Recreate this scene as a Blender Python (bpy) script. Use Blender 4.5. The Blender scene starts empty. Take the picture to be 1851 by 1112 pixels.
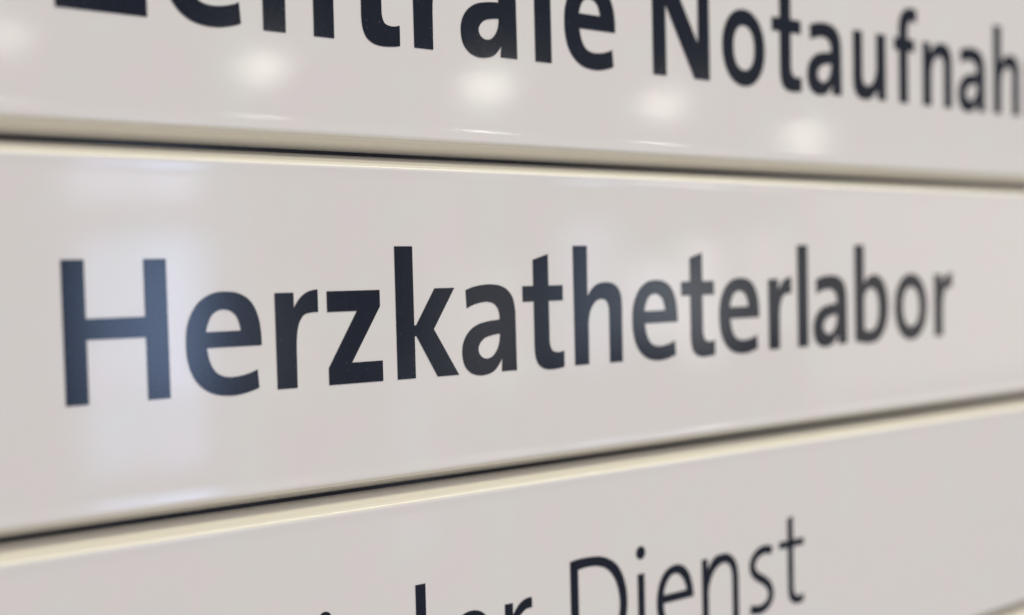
import bpy, math, random
from mathutils import Matrix, Vector

sc = bpy.context.scene
MM = 0.001

# ------------------------------------------------------------------ camera
cam = bpy.data.cameras.new('camera')
cam.sensor_fit = 'HORIZONTAL'
cam.sensor_width = 36.0
cam.lens = 46.68
cam.shift_y = 61.0 / 1851.0
cam.clip_start = 0.005
cam.clip_end = 100.0
cam.dof.use_dof = True
cam.dof.focus_distance = 0.244
cam.dof.aperture_fstop = 7.8
cam_ob = bpy.data.objects.new('camera', cam)
sc.collection.objects.link(cam_ob)
right = Vector((0.76760, -0.64046, -0.02460))
down = Vector((-0.04819, -0.01940, -0.99865))
fwd = Vector((0.63911, 0.76775, -0.04575))
M = Matrix((right, -down, -fwd)).transposed().to_4x4()
M.translation = Vector((-69.28, -201.14, 0.0)) * MM
cam_ob.matrix_world = M
sc.camera = cam_ob

# ------------------------------------------------------------------ light
sc.view_settings.view_transform = 'Standard'
sc.view_settings.look = 'None'
sc.view_settings.exposure = 0.04
sc.view_settings.gamma = 1.0
world = bpy.data.worlds.new('World')
sc.world = world
world.use_nodes = True
bg = world.node_tree.nodes['Background']
bg.inputs['Color'].default_value = (0.98, 0.96, 1.0, 1)
bg.inputs['Strength'].default_value = 0.215


def area(name, loc, look, w, h, power, color, shape='RECTANGLE'):
    L = bpy.data.lights.new(name, 'AREA')
    L.shape = shape
    L.size = w
    if shape in ('RECTANGLE', 'ELLIPSE'):
        L.size_y = h
    L.energy = power
    L.color = color
    o = bpy.data.objects.new(name, L)
    o.location = loc
    o.rotation_euler = (Vector(look) - Vector(loc)).to_track_quat('-Z', 'Y').to_euler()
    sc.collection.objects.link(o)
    return o


# wide luminous ceiling in front of the sign
area('ceiling_light', (2.5, -2.5, 1.9), (2.5, -2.5, 0), 5.4, 2.4, 56.0, (0.98, 0.95, 1.0))
area('edge_highlight_fill', (2.4, -1.2, 1.8), (2.4, -0.3, 0), 5.4, 0.5, 60.0, (1.0, 0.96, 0.69))  # added yellow lamp, puts a cream highlight on the panels' top edges
area('floor_bounce_fill', (0.6, -1.6, -1.5), (0.4, 0, 0.1), 2.4, 1.6, 12.5, (1.0, 0.91, 0.70))  # added fill lamp from below, in place of light bounced off the floor
# the row of round downlights that the glossy panels mirror
for dx, dy, P in ((2.29, -6.58, 3.2), (3.87, -6.76, 6.6), (5.54, -6.73, 9.5), (7.22, -6.72, 8.0), (10.1, -7.65, 13.0)):
    area('downlight', (dx, dy, 1.3), (dx, dy, 0), 0.28, 0.28, P, (1.0, 0.99, 0.86), 'DISK')
# mirrored corridor windows, plus lamps added for weak streaks and right-hand letters
BLUE = (0.44, 0.62, 1.0)
for wx, wz, ww, wh, L, col in (
        (3.40, 0.69, 0.50, 0.29, 3.8, (0.60, 0.76, 1.0)),
        (3.87, 0.69, 0.40, 0.27, 4.6, (0.60, 0.76, 1.0)),
        (3.39, -0.17, 0.36, 0.98, 4.0, BLUE),
        (3.84, -0.17, 0.46, 1.02, 6.3, BLUE),
        (3.39, -0.93, 0.36, 0.46, 3.2, BLUE),
        (3.84, -0.93, 0.46, 0.46, 3.2, BLUE),
        (4.70, -0.40, 0.30, 0.85, 0.6, (1.0, 0.98, 0.9)),
        (4.40, -0.30, 0.16, 2.6, 0.55, (1.0, 0.96, 0.95)),
        (6.05, 0.10, 0.22, 2.2, 0.5, (0.9, 0.93, 1.0)),
        (10.9, -0.10, 0.40, 2.6, 0.6, (1.0, 0.95, 0.9)),
        (5.75, -1.35, 0.30, 1.5, 0.7, (0.75, 0.85, 1.0)),
        (6.56, -0.38, 0.66, 0.95, 0.9, (1.0, 0.99, 0.92)),
        (7.62, -0.12, 0.58, 1.15, 1.9, (0.58, 0.74, 1.0)),
        (8.40, -0.20, 0.60, 0.62, 3.0, (0.80, 0.89, 1.0)),
        (9.02, -0.23, 0.44, 1.06, 2.8, (0.97, 0.98, 1.0)),
        (9.95, -0.08, 0.8, 0.95, 1.0, (1.0, 0.95, 0.88)),
        (13.6, 0.0, 6.0, 2.4, 0.6, (1.0, 0.90, 0.76))):  # added warm fill, only lightens the letters at the right end
    area('corridor_window_and_fill', (wx, -8.0, wz), (wx, 0, wz), ww, wh, L * math.pi * ww * wh, col)


# ------------------------------------------------------------------ materials
def new_mat(name):
    m = bpy.data.materials.new(name)
    m.use_nodes = True
    nt = m.node_tree
    return m, nt, nt.nodes['Principled BSDF']


def noise(nt, scale, detail=3.0, coord='Object'):
    tc = nt.nodes.new('ShaderNodeTexCoord')
    n = nt.nodes.new('ShaderNodeTexNoise')
    n.inputs['Scale'].default_value = scale
    n.inputs['Detail'].default_value = detail
    nt.links.new(tc.outputs[coord], n.inputs['Vector'])
    return n


def ramp(nt, src, stops):
    r = nt.nodes.new('ShaderNodeValToRGB')
    e = r.color_ramp.elements
    e[0].position, e[0].color = stops[0][0], (*stops[0][1], 1)
    e[1].position, e[1].color = stops[1][0], (*stops[1][1], 1)
    for p, c in stops[2:]:
        k = e.new(p)
        k.color = (*c, 1)
    nt.links.new(src, r.inputs['Fac'])
    return r


def make_enamel(name, tone_a, tone_b):
    m, nt, b = new_mat(name)
    n = noise(nt, 90.0, 4.0)
    r = ramp(nt, n.outputs['Fac'], ((0.36, tone_a), (0.64, tone_b)))
    nt.links.new(r.outputs['Color'], b.inputs['Base Color'])
    n3 = noise(nt, 45.0, 2.0)                    # wipe marks: the gloss varies a little
    r3 = ramp(nt, n3.outputs['Fac'], ((0.3, (0.06,) * 3), (0.7, (0.09,) * 3)))
    nt.links.new(r3.outputs['Color'], b.inputs['Roughness'])
    b.inputs['IOR'].default_value = 1.5
    n2 = noise(nt, 120.0, 1.5)
    bp = nt.nodes.new('ShaderNodeBump')
    bp.inputs['Strength'].default_value = 0.012
    bp.inputs['Distance'].default_value = 0.0005
    nt.links.new(n2.outputs['Fac'], bp.inputs['Height'])
    nt.links.new(bp.outputs['Normal'], b.inputs['Normal'])
    return m


def make_film():
    m, nt, b = new_mat('navy_film')
    n = noise(nt, 700.0, 4.0)
    r = ramp(nt, n.outputs['Fac'], ((0.3, (0.006, 0.0095, 0.0230)), (0.7, (0.0085, 0.0125, 0.0285)), ))
    d = noise(nt, 1500.0, 1.0)                   # sparse dust on the film
    dr = ramp(nt, d.outputs['Fac'], ((0.74, (0, 0, 0)), (0.80, (0.6, 0.6, 0.6))))
    mx = nt.nodes.new('ShaderNodeMix')
    mx.data_type = 'RGBA'
    nt.links.new(dr.outputs['Color'], mx.inputs['Factor'])
    nt.links.new(r.outputs['Color'], mx.inputs['A'])
    mx.inputs['B'].default_value = (0.10, 0.10, 0.105, 1)
    nt.links.new(mx.outputs['Result'], b.inputs['Base Color'])
    b.inputs['Roughness'].default_value = 0.12
    b.inputs['IOR'].default_value = 1.52
    return m


def make_dark():
    m, nt, b = new_mat('dark_board')
    n = noise(nt, 120.0)
    r = ramp(nt, n.outputs['Fac'], ((0.3, (0.012, 0.014, 0.022)), (0.7, (0.018, 0.02, 0.03))))
    nt.links.new(r.outputs['Color'], b.inputs['Base Color'])
    b.inputs['Roughness'].default_value = 0.35
    return m


ENAMEL = make_enamel('white_enamel', (0.828, 0.785, 0.852), (0.812, 0.803, 0.854))
EDGE = make_enamel('cream_edge', (0.832, 0.790, 0.737), (0.824, 0.796, 0.737))
FILM, DARK = make_film(), make_dark()

# ------------------------------------------------------------------ sign panels
PITCH, TOP_BACK, BOT_BACK, DEPTH = 61.95, 23.62, -37.78, 5.8
X_LEFT, X_RIGHT = -24.0, 364.0


def edge_half():
    """(depth, height below the back edge) from the back edge to the flat face"""
    segs = [(1.6, 0.0, -3.2, 8), (0.6, -3.2, -3.2, 2), (1.78, -3.2, 75.0, 22), (0, 0, 0, 0)]
    p = [(0.0, 0.0)]
    for ln, a0, a1, n in segs[:3]:
        for i in range(n):
            a = math.radians(a0 + (a1 - a0) * (i + .5) / n)
            d, z = p[-1]
            p.append((d + math.sin(a) * ln / n, z + math.cos(a) * ln / n))
    d, z = p[-1]
    for i in range(1, 7):
        t = (DEPTH - d) * i / 6
        p.append((d + t, z + t * math.tan(math.radians(19.5))))
    z1 = p[-1][1]
    return [(d, z1 - z) for d, z in p][::-1]


def panel_mesh():
    half = edge_half()
    prof = [(d, TOP_BACK - h) for d, h in half] + [(d, BOT_BACK + h) for d, h in half[::-1]]
    prof += [(DEPTH + 1.5, BOT_BACK), (DEPTH + 1.5, TOP_BACK)]
    xs = [X_LEFT + (X_RIGHT - X_LEFT) * i / 12 for i in range(13)]
    n = len(prof)
    v, f, smooth = [], [], []
    m = n - 2                                   # the curved front strip, smooth
    for x in xs:
        v += [(x * MM, d * MM, z * MM) for d, z in prof[:m]]
    for i in range(len(xs) - 1):
        for j in range(m - 1):
            f.append((i * m + j, i * m + j + 1, (i + 1) * m + j + 1, (i + 1) * m + j))
            smooth.append(True)
    for x, flip in ((xs[0], True), (xs[-1], False)):     # flat ends
        k = len(v)
        v += [(x * MM, d * MM, z * MM) for d, z in prof]
        f.append(tuple(range(k, k + n))[::-1] if flip else tuple(range(k, k + n)))
        smooth.append(False)
    for q in ((m - 1, m), (m, m + 1), (m + 1, 0)):       # flat back
        k = len(v)
        v += [(x * MM, prof[j][0] * MM, prof[j][1] * MM) for x in (xs[0], xs[-1]) for j in q]
        f.append((k, k + 1, k + 3, k + 2))
        smooth.append(False)
    me = bpy.data.meshes.new('panel')
    me.from_pydata(v, [], f)
    me.polygons.foreach_set('use_smooth', smooth)
    me.materials.append(ENAMEL)
    me.materials.append(EDGE)                   # turned-in edges of the slat get a warmer base colour than its face
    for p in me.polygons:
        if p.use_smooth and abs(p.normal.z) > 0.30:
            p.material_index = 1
    me.update()
    return me


PANEL = panel_mesh()


def sign_panel(row, label):
    e = bpy.data.objects.new('sign_panel', None)
    e.empty_display_size = 0.02
    e.location = (0, 0, row * PITCH * MM)
    e['label'] = label
    e['category'] = 'sign'
    e['group'] = 'white lettered panels of the directory sign'
    sc.collection.objects.link(e)
    p = bpy.data.objects.new('panel', PANEL)
    p.parent = e
    sc.collection.objects.link(p)
    return e


# ------------------------------------------------------------------ lettering (outlines in mm, baseline at 0)
H_ARCH = ("4.83,15.29 6.39,16.43 8.73,16.88 11.06,16.61 12.61,15.67 13.44,14.23 13.7,12.24 13.7,10.2! 13.65,0! "
          "9.95,0! 9.98,10.37! 9.86,11.79 9.31,12.93 8.23,13.41 6.68,13.23 5.31,12.21 4.38,10.57 3.97,8.36! 3.9,0! 0,0!")
BOLD = {
 'H': ["0,0! 3.65,0! 3.65,10.08! 13.47,10.08! 13.47,0! 17.3,0! 17.3,22.6! 13.45,22.6! 13.45,13.38! 3.65,13.38! 3.65,22.6! 0,22.6!"],
 'e': ["12.95,3.7! 13.2,.6! 11.73,.12 9.36,-.34 7.04,-.35 4.55,.16 2.46,1.45 .97,3.4 .18,5.91 0,8.57 .25,11.3 1.03,13.42 2.32,15.22 4.04,16.41 "
       "5.65,16.94 7.48,17.04 9.54,16.78 11.38,15.9 12.62,14.49 13.49,12.35 13.82,10.22 13.9,8.51 13.85,7.78! 3.71,7.78! 3.89,6.52 4.33,5.05 5.14,3.75 "
       "6.25,3.02 7.85,2.7 9.71,2.79 11.61,3.2",
       "3.63,10.42! 3.97,11.67 4.71,13.09 5.76,13.88 6.91,14.09 8.27,13.79 9.28,12.92 9.82,11.65 10.05,10.42!"],
 'r': ["0,16.55! 3.68,16.55! 3.7,13.8! 4.47,14.98 5.37,15.93 6.65,16.66 8.55,17.0! 8.55,13.05! 7.15,13.01 5.75,12.67 4.84,11.62 4.37,10.34 4.12,8.83 4.0,6.5! 3.95,0! .05,0!"],
 'z': ["0,16.6! 11.2,16.6! 11.2,13.65! 4.85,3.72! 11.47,3.72! 11.47,0! 0,0! 0,3.02! 6.24,12.97! 0,12.97!"],
 'k': ["0,24.5! 4.0,24.5! 4.0,9.83! 4.47,9.82! 8.92,16.6! 13.57,16.6! 8.5,8.95! 14.2,0! 9.17,0! 4.5,7.82! 4.05,7.87! 4.05,0! 0,0!"],
 'a': ["1.13,16.07! 2.85,16.62 4.84,16.96 7.18,17.07 9.54,16.79 11.39,15.96 12.71,14.47 13.24,12.6 13.38,10.47! 13.45,0! 9.65,0! 9.8,2.7! 8.86,1.3 "
       "7.64,.19 5.94,-.36 3.94,-.44 1.98,.15 .55,1.53 0,3.5 .13,5.55 .9,7.19 2.26,8.55 3.93,9.39 6.28,9.89 9.32,10.15! 9.35,11.14 8.98,12.34 8.07,13.28 "
       "6.57,13.72 4.57,13.6 2.74,13.19 1.31,12.61!",
       "9.37,7.41! 7.53,7.23 5.51,6.72 4.31,5.73 3.87,4.59 4.24,3.53 5.05,2.88 6.04,2.69 7.23,2.97 8.27,3.88 8.99,5.11 9.3,6.41"],
 't': ["2.85,21.74! 6.87,22.87! 6.87,16.53! 10.7,16.53! 10.7,13.45! 6.85,13.45! 6.85,6.08! 7.01,4.43 7.6,3.37 8.68,2.99 9.78,2.98 10.78,3.2! 10.75,-.09! "
       "9.13,-.32 6.94,-.41 5.14,-.08 3.81,.81 3.14,2.2 2.9,3.83 2.88,6.0! 2.88,13.45! 0,13.45! 0,16.53! 2.85,16.53!"],
 'h': ["0,24.5! 3.9,24.5! 3.8,13.93! " + H_ARCH],
 'n': ["0,16.6! 3.5,16.6! 3.6,13.9! " + H_ARCH],
 'l': ["0,0! 3.9,0! 3.9,24.5! 0,24.5!"],
 'N': ["0,0! 4.0,0! 4.0,15.4! 13.05,0! 18.0,0! 18.0,22.6! 14.5,22.6! 14.3,7.7! 5.4,22.6! 0,22.6!"],
 'Z': ["0,0! 14.5,0! 14.5,3.7! 4.9,3.7! 14.3,19.4! 14.3,22.6! .4,22.6! .4,18.9! 9.4,18.9! 0,3.3!"],
 'b': ["0,24.5! 3.9,24.5! 3.9,14.5! 5.0,15.8 6.6,16.7 8.6,16.95 11.1,16.1 13.1,13.8 14.0,11.0 14.15,8.4 13.8,5.5 12.3,2.4 10.0,.4 7.0,-.35 4.0,-.3 0,.4!",
       "3.9,11.0! 4.6,12.5 5.9,13.4 7.4,13.6 8.8,12.8 9.8,11.0 10.1,8.6 9.8,5.9 8.7,3.7 7.0,2.8 5.3,2.75 3.9,3.2!"],
 'f': ["2.1,0! 6.0,0! 6.0,13.45! 9.1,13.45! 9.1,16.55! 6.0,16.55! 6.0,18.5 6.25,20.2 7.1,21.2 8.5,21.35 9.9,21.0! 10.3,24.2! 8.8,24.6 6.8,24.6 4.6,23.9 "
       "3.0,22.3 2.2,20.0 2.1,17.5 2.1,16.55! 0,16.55! 0,13.45! 2.1,13.45!"],
 'm': ["0,16.6! 3.5,16.6! 3.6,14.0! 4.83,15.4 6.4,16.5 8.5,16.9 10.8,16.4 12.5,14.2! 14.0,15.8 16.3,16.85 18.6,16.8 20.9,15.7 22.0,13.4 22.1,10.2! 22.1,0! "
       "18.3,0! 18.3,10.3! 18.1,12.3 17.1,13.4 15.6,13.2 14.0,11.9 13.1,9.5 13.0,8.0! 13.0,0! 9.2,0! 9.2,10.3! 9.0,12.3 8.0,13.4 6.5,13.2 5.0,11.9 4.1,9.5 3.9,8.0! 3.9,0! 0,0!"],
}
LIGHT = {
 'i': ["0,0! 2.0,0! 2.0,15.4! 0,15.4!"],
 'l': ["0,0! 2.25,0! 2.25,22.85! 0,22.85!"],
 'D': ["0,0! 0,21.15! 2.8,21.4 5.6,21.35 8.4,21.05 10.9,20.2 13.3,18.6 15.0,16.1 16.0,12.9 16.2,10.1 15.8,7.0 14.6,4.2 12.8,2.1 10.2,.6 7.0,.0 3.0,-.1",
       "2.15,19.2! 5.5,19.4 8.3,19.0 10.7,17.9 12.7,15.6 13.8,12.5 14.05,9.9 13.6,7.2 12.3,4.6 10.0,2.6 7.0,1.9 2.15,1.8!"],
 'e': ["10.9,2.8! 11.0,.65! 9.2,-.1 7.1,-.35 5.0,-.2 2.6,1.0 .9,3.3 .1,6.5 .15,9.4 1.0,12.4 2.6,14.5 4.6,15.5 6.6,15.7 8.6,15.1 10.4,13.3 11.4,10.7 11.75,8.6 11.7,7.75! "
       "2.15,7.75! 2.4,5.5 3.2,3.5 4.6,2.1 6.6,1.6 8.7,1.9",
       "2.2,9.55! 2.7,11.3 3.7,12.8 5.0,13.65 6.4,13.75 7.7,13.1 8.9,11.6 9.6,9.55!"],
 'n': ["0,15.4! 1.9,15.4! 1.9,12.7! 3.0,14.3 4.6,15.5 6.6,15.75 8.6,15.6 10.5,14.6 11.8,12.7 12.3,10.1 12.35,8.5! 12.35,0! 10.3,0! 10.3,8.8! 10.1,11.2 9.3,12.9 "
       "8.0,13.6 6.3,13.5 4.3,12.4 2.8,10.3 2.05,7.8! 2.05,0! 0,0!"],
 't': ["3.2,20.6! 5.25,21.1! 5.25,15.4! 9.3,15.4! 9.3,13.7! 5.25,13.7! 5.25,4.5! 5.4,2.8 6.1,1.75 7.3,1.5 9.0,1.8! 9.0,.0! 7.6,-.3 5.9,-.25 4.2,.6 3.35,2.3 3.2,4.5! "
       "3.2,13.7! 0,13.7! 0,15.4! 3.2,15.4!"],
 'r': ["0,15.4! 2.0,15.4! 2.0,12.8! 3.0,14.2 4.2,15.2 5.5,15.7 7.0,15.75! 7.0,13.7! 5.2,13.5 3.6,12.3 2.5,10.4 2.1,7.5! 2.1,0! 0,0!"],
 'a': ["1.2,14.6! 3.0,15.4 5.0,15.75 7.2,15.5 9.0,14.4 9.9,12.5 10.0,10.0! 10.05,0! 8.1,0! 8.1,2.4! 7.0,.9 5.5,0 3.8,-.3 2.0,.1 .6,1.5 0,3.6 .4,5.8 1.6,7.5 3.6,8.6 "
       "5.8,9.1 8.1,9.3! 8.0,11.5 7.5,12.9 6.3,13.8 4.6,13.9 2.8,13.4 1.2,12.6!",
       "8.1,7.6! 5.9,7.4 3.9,6.8 2.5,5.6 2.0,3.9 2.5,2.4 3.7,1.5 5.2,1.6 6.8,2.7 7.8,4.5"],
 'z': ["0,15.4! 9.6,15.4! 9.6,13.5! 2.5,1.9! 9.8,1.9! 9.8,0! 0,0! 0,1.8! 7.1,13.5! 0,13.5!"],
}


def ellipse(cx, cy, rx, ry, e=2.0, n=56):
    out = []
    for i in range(n):
        a = 2 * math.pi * i / n
        c, s = math.cos(a), math.sin(a)
        out.append((cx + rx * math.copysign(abs(c) ** (2 / e), c), cy + ry * math.copysign(abs(s) ** (2 / e), s)))
    return out


def spline(txt):
    """points flagged ! are corners; the others are joined by Catmull-Rom arcs"""
    pts, cor = [], []
    for tok in txt.split():
        cor.append(tok.endswith('!'))
        x, y = tok.rstrip('!').split(',')
        pts.append((float(x), float(y)))
    n = len(pts)
    out = []
    for i in range(n):
        j = (i + 1) % n
        p1, p2 = pts[i], pts[j]
        if cor[i] and cor[j]:
            out.append(p1)
            continue
        p0 = pts[i - 1] if not cor[i] else None
        p3 = pts[(j + 1) % n] if not cor[j] else None
        if p0 is None:
            p0 = (2 * p1[0] - p2[0], 2 * p1[1] - p2[1])
            if p3 is not None:                       # parabola end: mirror the far tangent
                p0 = (p3[0] - 3 * p2[0] + 3 * p1[0], p3[1] - 3 * p2[1] + 3 * p1[1])
        if p3 is None:
            q = pts[i - 1] if not cor[i] else p0
            p3 = (q[0] - 3 * p1[0] + 3 * p2[0], q[1] - 3 * p1[1] + 3 * p2[1])
        kn = [0.0]
        for a, b in ((p0, p1), (p1, p2), (p2, p3)):
            kn.append(kn[-1] + max(1e-4, math.hypot(b[0] - a[0], b[1] - a[1])) ** .5)
        t0, t1, t2, t3 = kn
        for s in range(5):
            t = t1 + (t2 - t1) * s / 5
            q = []
            for c in (0, 1):
                a1 = (t1 - t) / (t1 - t0) * p0[c] + (t - t0) / (t1 - t0) * p1[c]
                a2 = (t2 - t) / (t2 - t1) * p1[c] + (t - t1) / (t2 - t1) * p2[c]
                a3 = (t3 - t) / (t3 - t2) * p2[c] + (t - t2) / (t3 - t2) * p3[c]
                b1 = (t2 - t) / (t2 - t0) * a1 + (t - t0) / (t2 - t0) * a2
                b2 = (t3 - t) / (t3 - t1) * a2 + (t - t1) / (t3 - t1) * a3
                q.append((t2 - t) / (t2 - t1) * b1 + (t - t1) / (t2 - t1) * b2)
            out.append(tuple(q))
    return out


def stroke(txt, w):
    """outline of a curved stroke of even width"""
    c = spline(txt)
    last = txt.split()[-1].rstrip('!').split(',')
    k = max(i for i, p in enumerate(c) if True)
    end = (float(last[0]), float(last[1]))
    cut = min(range(len(c)), key=lambda i: math.hypot(c[i][0] - end[0], c[i][1] - end[1]))
    c = c[:cut + 1]
    L, R = [], []
    for i, p in enumerate(c):
        a, b = c[max(0, i - 1)], c[min(len(c) - 1, i + 1)]
        dx, dy = b[0] - a[0], b[1] - a[1]
        m = math.hypot(dx, dy) or 1
        nx, ny = -dy / m * w / 2, dx / m * w / 2
        L.append((p[0] + nx, p[1] + ny))
        R.append((p[0] - nx, p[1] - ny))
    return L + R[::-1]


def outline(face, ch):
    if face == 'bold':
        if ch == 'o':
            return [ellipse(7.35, 8.3, 7.3, 8.65, 2.12), ellipse(7.4, 8.3, 3.75, 5.2, 2.2)]
        if ch == 'u':
            a = []
            for c in BOLD['n']:
                a.append([(13.65 - x, 16.6 - y) for x, y in spline(c)])
            return a
        return [spline(c) for c in BOLD[ch]]
    if ch == 'o':
        return [ellipse(6.3, 7.7, 6.3, 8.0, 2.1), ellipse(6.3, 7.7, 4.25, 6.1, 2.1)]
    if ch == 's':
        return [stroke("8.3,13.9! 6.5,14.5 4.7,14.45 2.6,13.6 1.3,12.0 1.35,10.2 2.7,8.7 5.4,7.2 7.2,5.6 7.75,3.6 6.9,1.8 4.9,.75 2.7,.65 .3,1.2!", 2.0)]
    if ch == 'S':
        return [stroke("10.4,19.2! 8.2,20.0 5.6,19.9 3.0,18.6 1.6,16.3 1.9,13.9 3.8,12.0 7.2,10.1 9.6,8.0 10.2,5.2 9.0,2.6 6.4,1.0 3.4,.9 .4,1.8!", 2.1)]
    o = [spline(c) for c in LIGHT[ch]]
    if ch == 'i':
        o.append(ellipse(1.05, 20.0, 1.36, 1.42))
    return o


def glyph_mesh(face, ch, fat):
    """a thin raised film letter; fat widens every stroke by that many mm a side"""
    cu = bpy.data.curves.new('letter', 'CURVE')
    cu.dimensions = '2D'
    cu.fill_mode = 'BOTH'
    cu.extrude = 0.06
    cs = outline(face, ch)
    for ci, pts in enumerate(cs):
        if fat:
            hole = ci > 0 and not (face == 'light' and ch == 'i')
            ar = sum(pts[i - 1][0] * pts[i][1] - pts[i][0] * pts[i - 1][1] for i in range(len(pts)))
            sg = (1 if ar > 0 else -1) * (-1 if hole else 1)
            new = []
            for i in range(len(pts)):
                a, b, c = pts[i - 1], pts[i], pts[(i + 1) % len(pts)]
                n1 = Vector((b[1] - a[1], a[0] - b[0]))
                n2 = Vector((c[1] - b[1], b[0] - c[0]))
                if n1.length < 1e-6 or n2.length < 1e-6:
                    new.append(b)
                    continue
                n1.normalize()
                n2.normalize()
                h = n1 + n2
                if h.length < 1e-3:
                    new.append(b)
                    continue
                h = h / max(0.35, h.dot(n1)) * fat * sg
                new.append((b[0] + h.x, b[1] + h.y))
            pts = new
        sp = cu.splines.new('POLY')
        sp.points.add(len(pts) - 1)
        for p, (x, y) in zip(sp.points, pts):
            p.co = (x, y, 0, 1)
        sp.use_cyclic_u = True
    tmp = bpy.data.objects.new('letter_tmp', cu)
    sc.collection.objects.link(tmp)
    dg = bpy.context.evaluated_depsgraph_get()
    me = bpy.data.meshes.new_from_object(tmp.evaluated_get(dg))
    bpy.data.objects.remove(tmp)
    bpy.data.curves.remove(cu)
    for v in me.vertices:
        x, y, z = v.co
        v.co = (x * MM, -(z + 0.055) * MM, y * MM)
    me.materials.clear()
    me.materials.append(FILM)
    me.name = 'letter'
    return me


CACHE = {}


def letter(parent, face, ch, x, base, fat=0.0):
    key = (face, ch, fat)
    if key not in CACHE:
        CACHE[key] = glyph_mesh(face, ch, fat)
    o = bpy.data.objects.new('letter', CACHE[key])
    o.parent = parent
    o.location = (x * MM, 0, base * MM)
    o['label'] = ('capital' if ch.isupper() else 'small') + ' letter ' + ch + ' in dark navy film'
    sc.collection.objects.link(o)


top = sign_panel(1, 'topmost white panel with bold navy words Zentrale Notaufnahme')
for ch, x, fat in (('Z', 9.3, .2), ('e', 27.3, .2), ('n', 45.15, .2), ('t', 62.2, .2), ('r', 76.55, .2), ('a', 87.6, .2), ('l', 106.2, .2), ('e', 114.2, .2),
                   ('N', 139.6, .05), ('o', 162.1, .1), ('t', 179.6, .05), ('a', 192.7, .05), ('u', 211.1, .05), ('f', 228.6, .05), ('n', 241.5, .05),
                   ('a', 258.4, .05), ('h', 276.4, .05), ('m', 294.6, .05), ('e', 320.4, .05)):
    letter(top, 'bold', ch, x, 43.65 - PITCH, fat)
mid = sign_panel(0, 'middle white panel with the single bold navy word Herzkatheterlabor')
for ch, x in (('H', 8.35), ('e', 28.7), ('r', 45.4), ('z', 55.84), ('k', 70.57), ('a', 85.76), ('t', 101.15), ('h', 114.9), ('e', 131.75), ('t', 147.05),
              ('e', 159.5), ('r', 176.8), ('l', 187.7), ('a', 193.7), ('b', 210.5), ('o', 227.6), ('r', 245.8)):
    letter(mid, 'bold', ch, x, -17.73)
low = sign_panel(-1, 'white panel below the middle one with thin navy words Sozialer Dienst')
for ch, x in (('S', 9.0), ('o', 22.5), ('z', 39.0), ('i', 52.4), ('a', 58.6), ('l', 73.2), ('e', 80.1), ('r', 94.65),
              ('D', 112.2), ('i', 131.7), ('e', 137.4), ('n', 152.1), ('s', 168.3), ('t', 179.3)):
    letter(low, 'light', ch, x, -79.3 + PITCH)
sign_panel(-2, 'lowest white panel, only its upper edge showing in the bottom right corner')

# ------------------------------------------------------------------ dark board the panels are clipped to
def board_box(name, mat, x0, x1, y0, y1, z0, z1, parent=None):
    v = [(x * MM, y * MM, z * MM) for x in (x0, x1) for y in (y0, y1) for z in (z0, z1)]
    f = [(0, 1, 3, 2), (4, 6, 7, 5), (0, 4, 5, 1), (2, 3, 7, 6), (0, 2, 6, 4), (1, 5, 7, 3)]
    me = bpy.data.meshes.new(name)
    me.from_pydata(v, [], f)
    me.materials.append(mat)
    o = bpy.data.objects.new(name, me)
    o.parent = parent
    sc.collection.objects.link(o)
    return o


bb = board_box('backing_board', DARK, X_LEFT + 2, X_RIGHT - 2, DEPTH + 1.6, DEPTH + 9, BOT_BACK - 2 * PITCH - 3, TOP_BACK + PITCH + 3)
bb['label'] = 'dark board with glossy navy strips showing as thin lines between the white panels'
bb['category'] = 'board'
for row in (-1, 0, 1):                          # glossy dark strip filling each joint almost to the front
    board_box('joint_strip', FILM, X_LEFT + 2, X_RIGHT - 2, DEPTH - 0.25, DEPTH + 1.59,
              TOP_BACK + (row - 1) * PITCH + 0.02 + (0), BOT_BACK + row * PITCH - 0.02, bb)
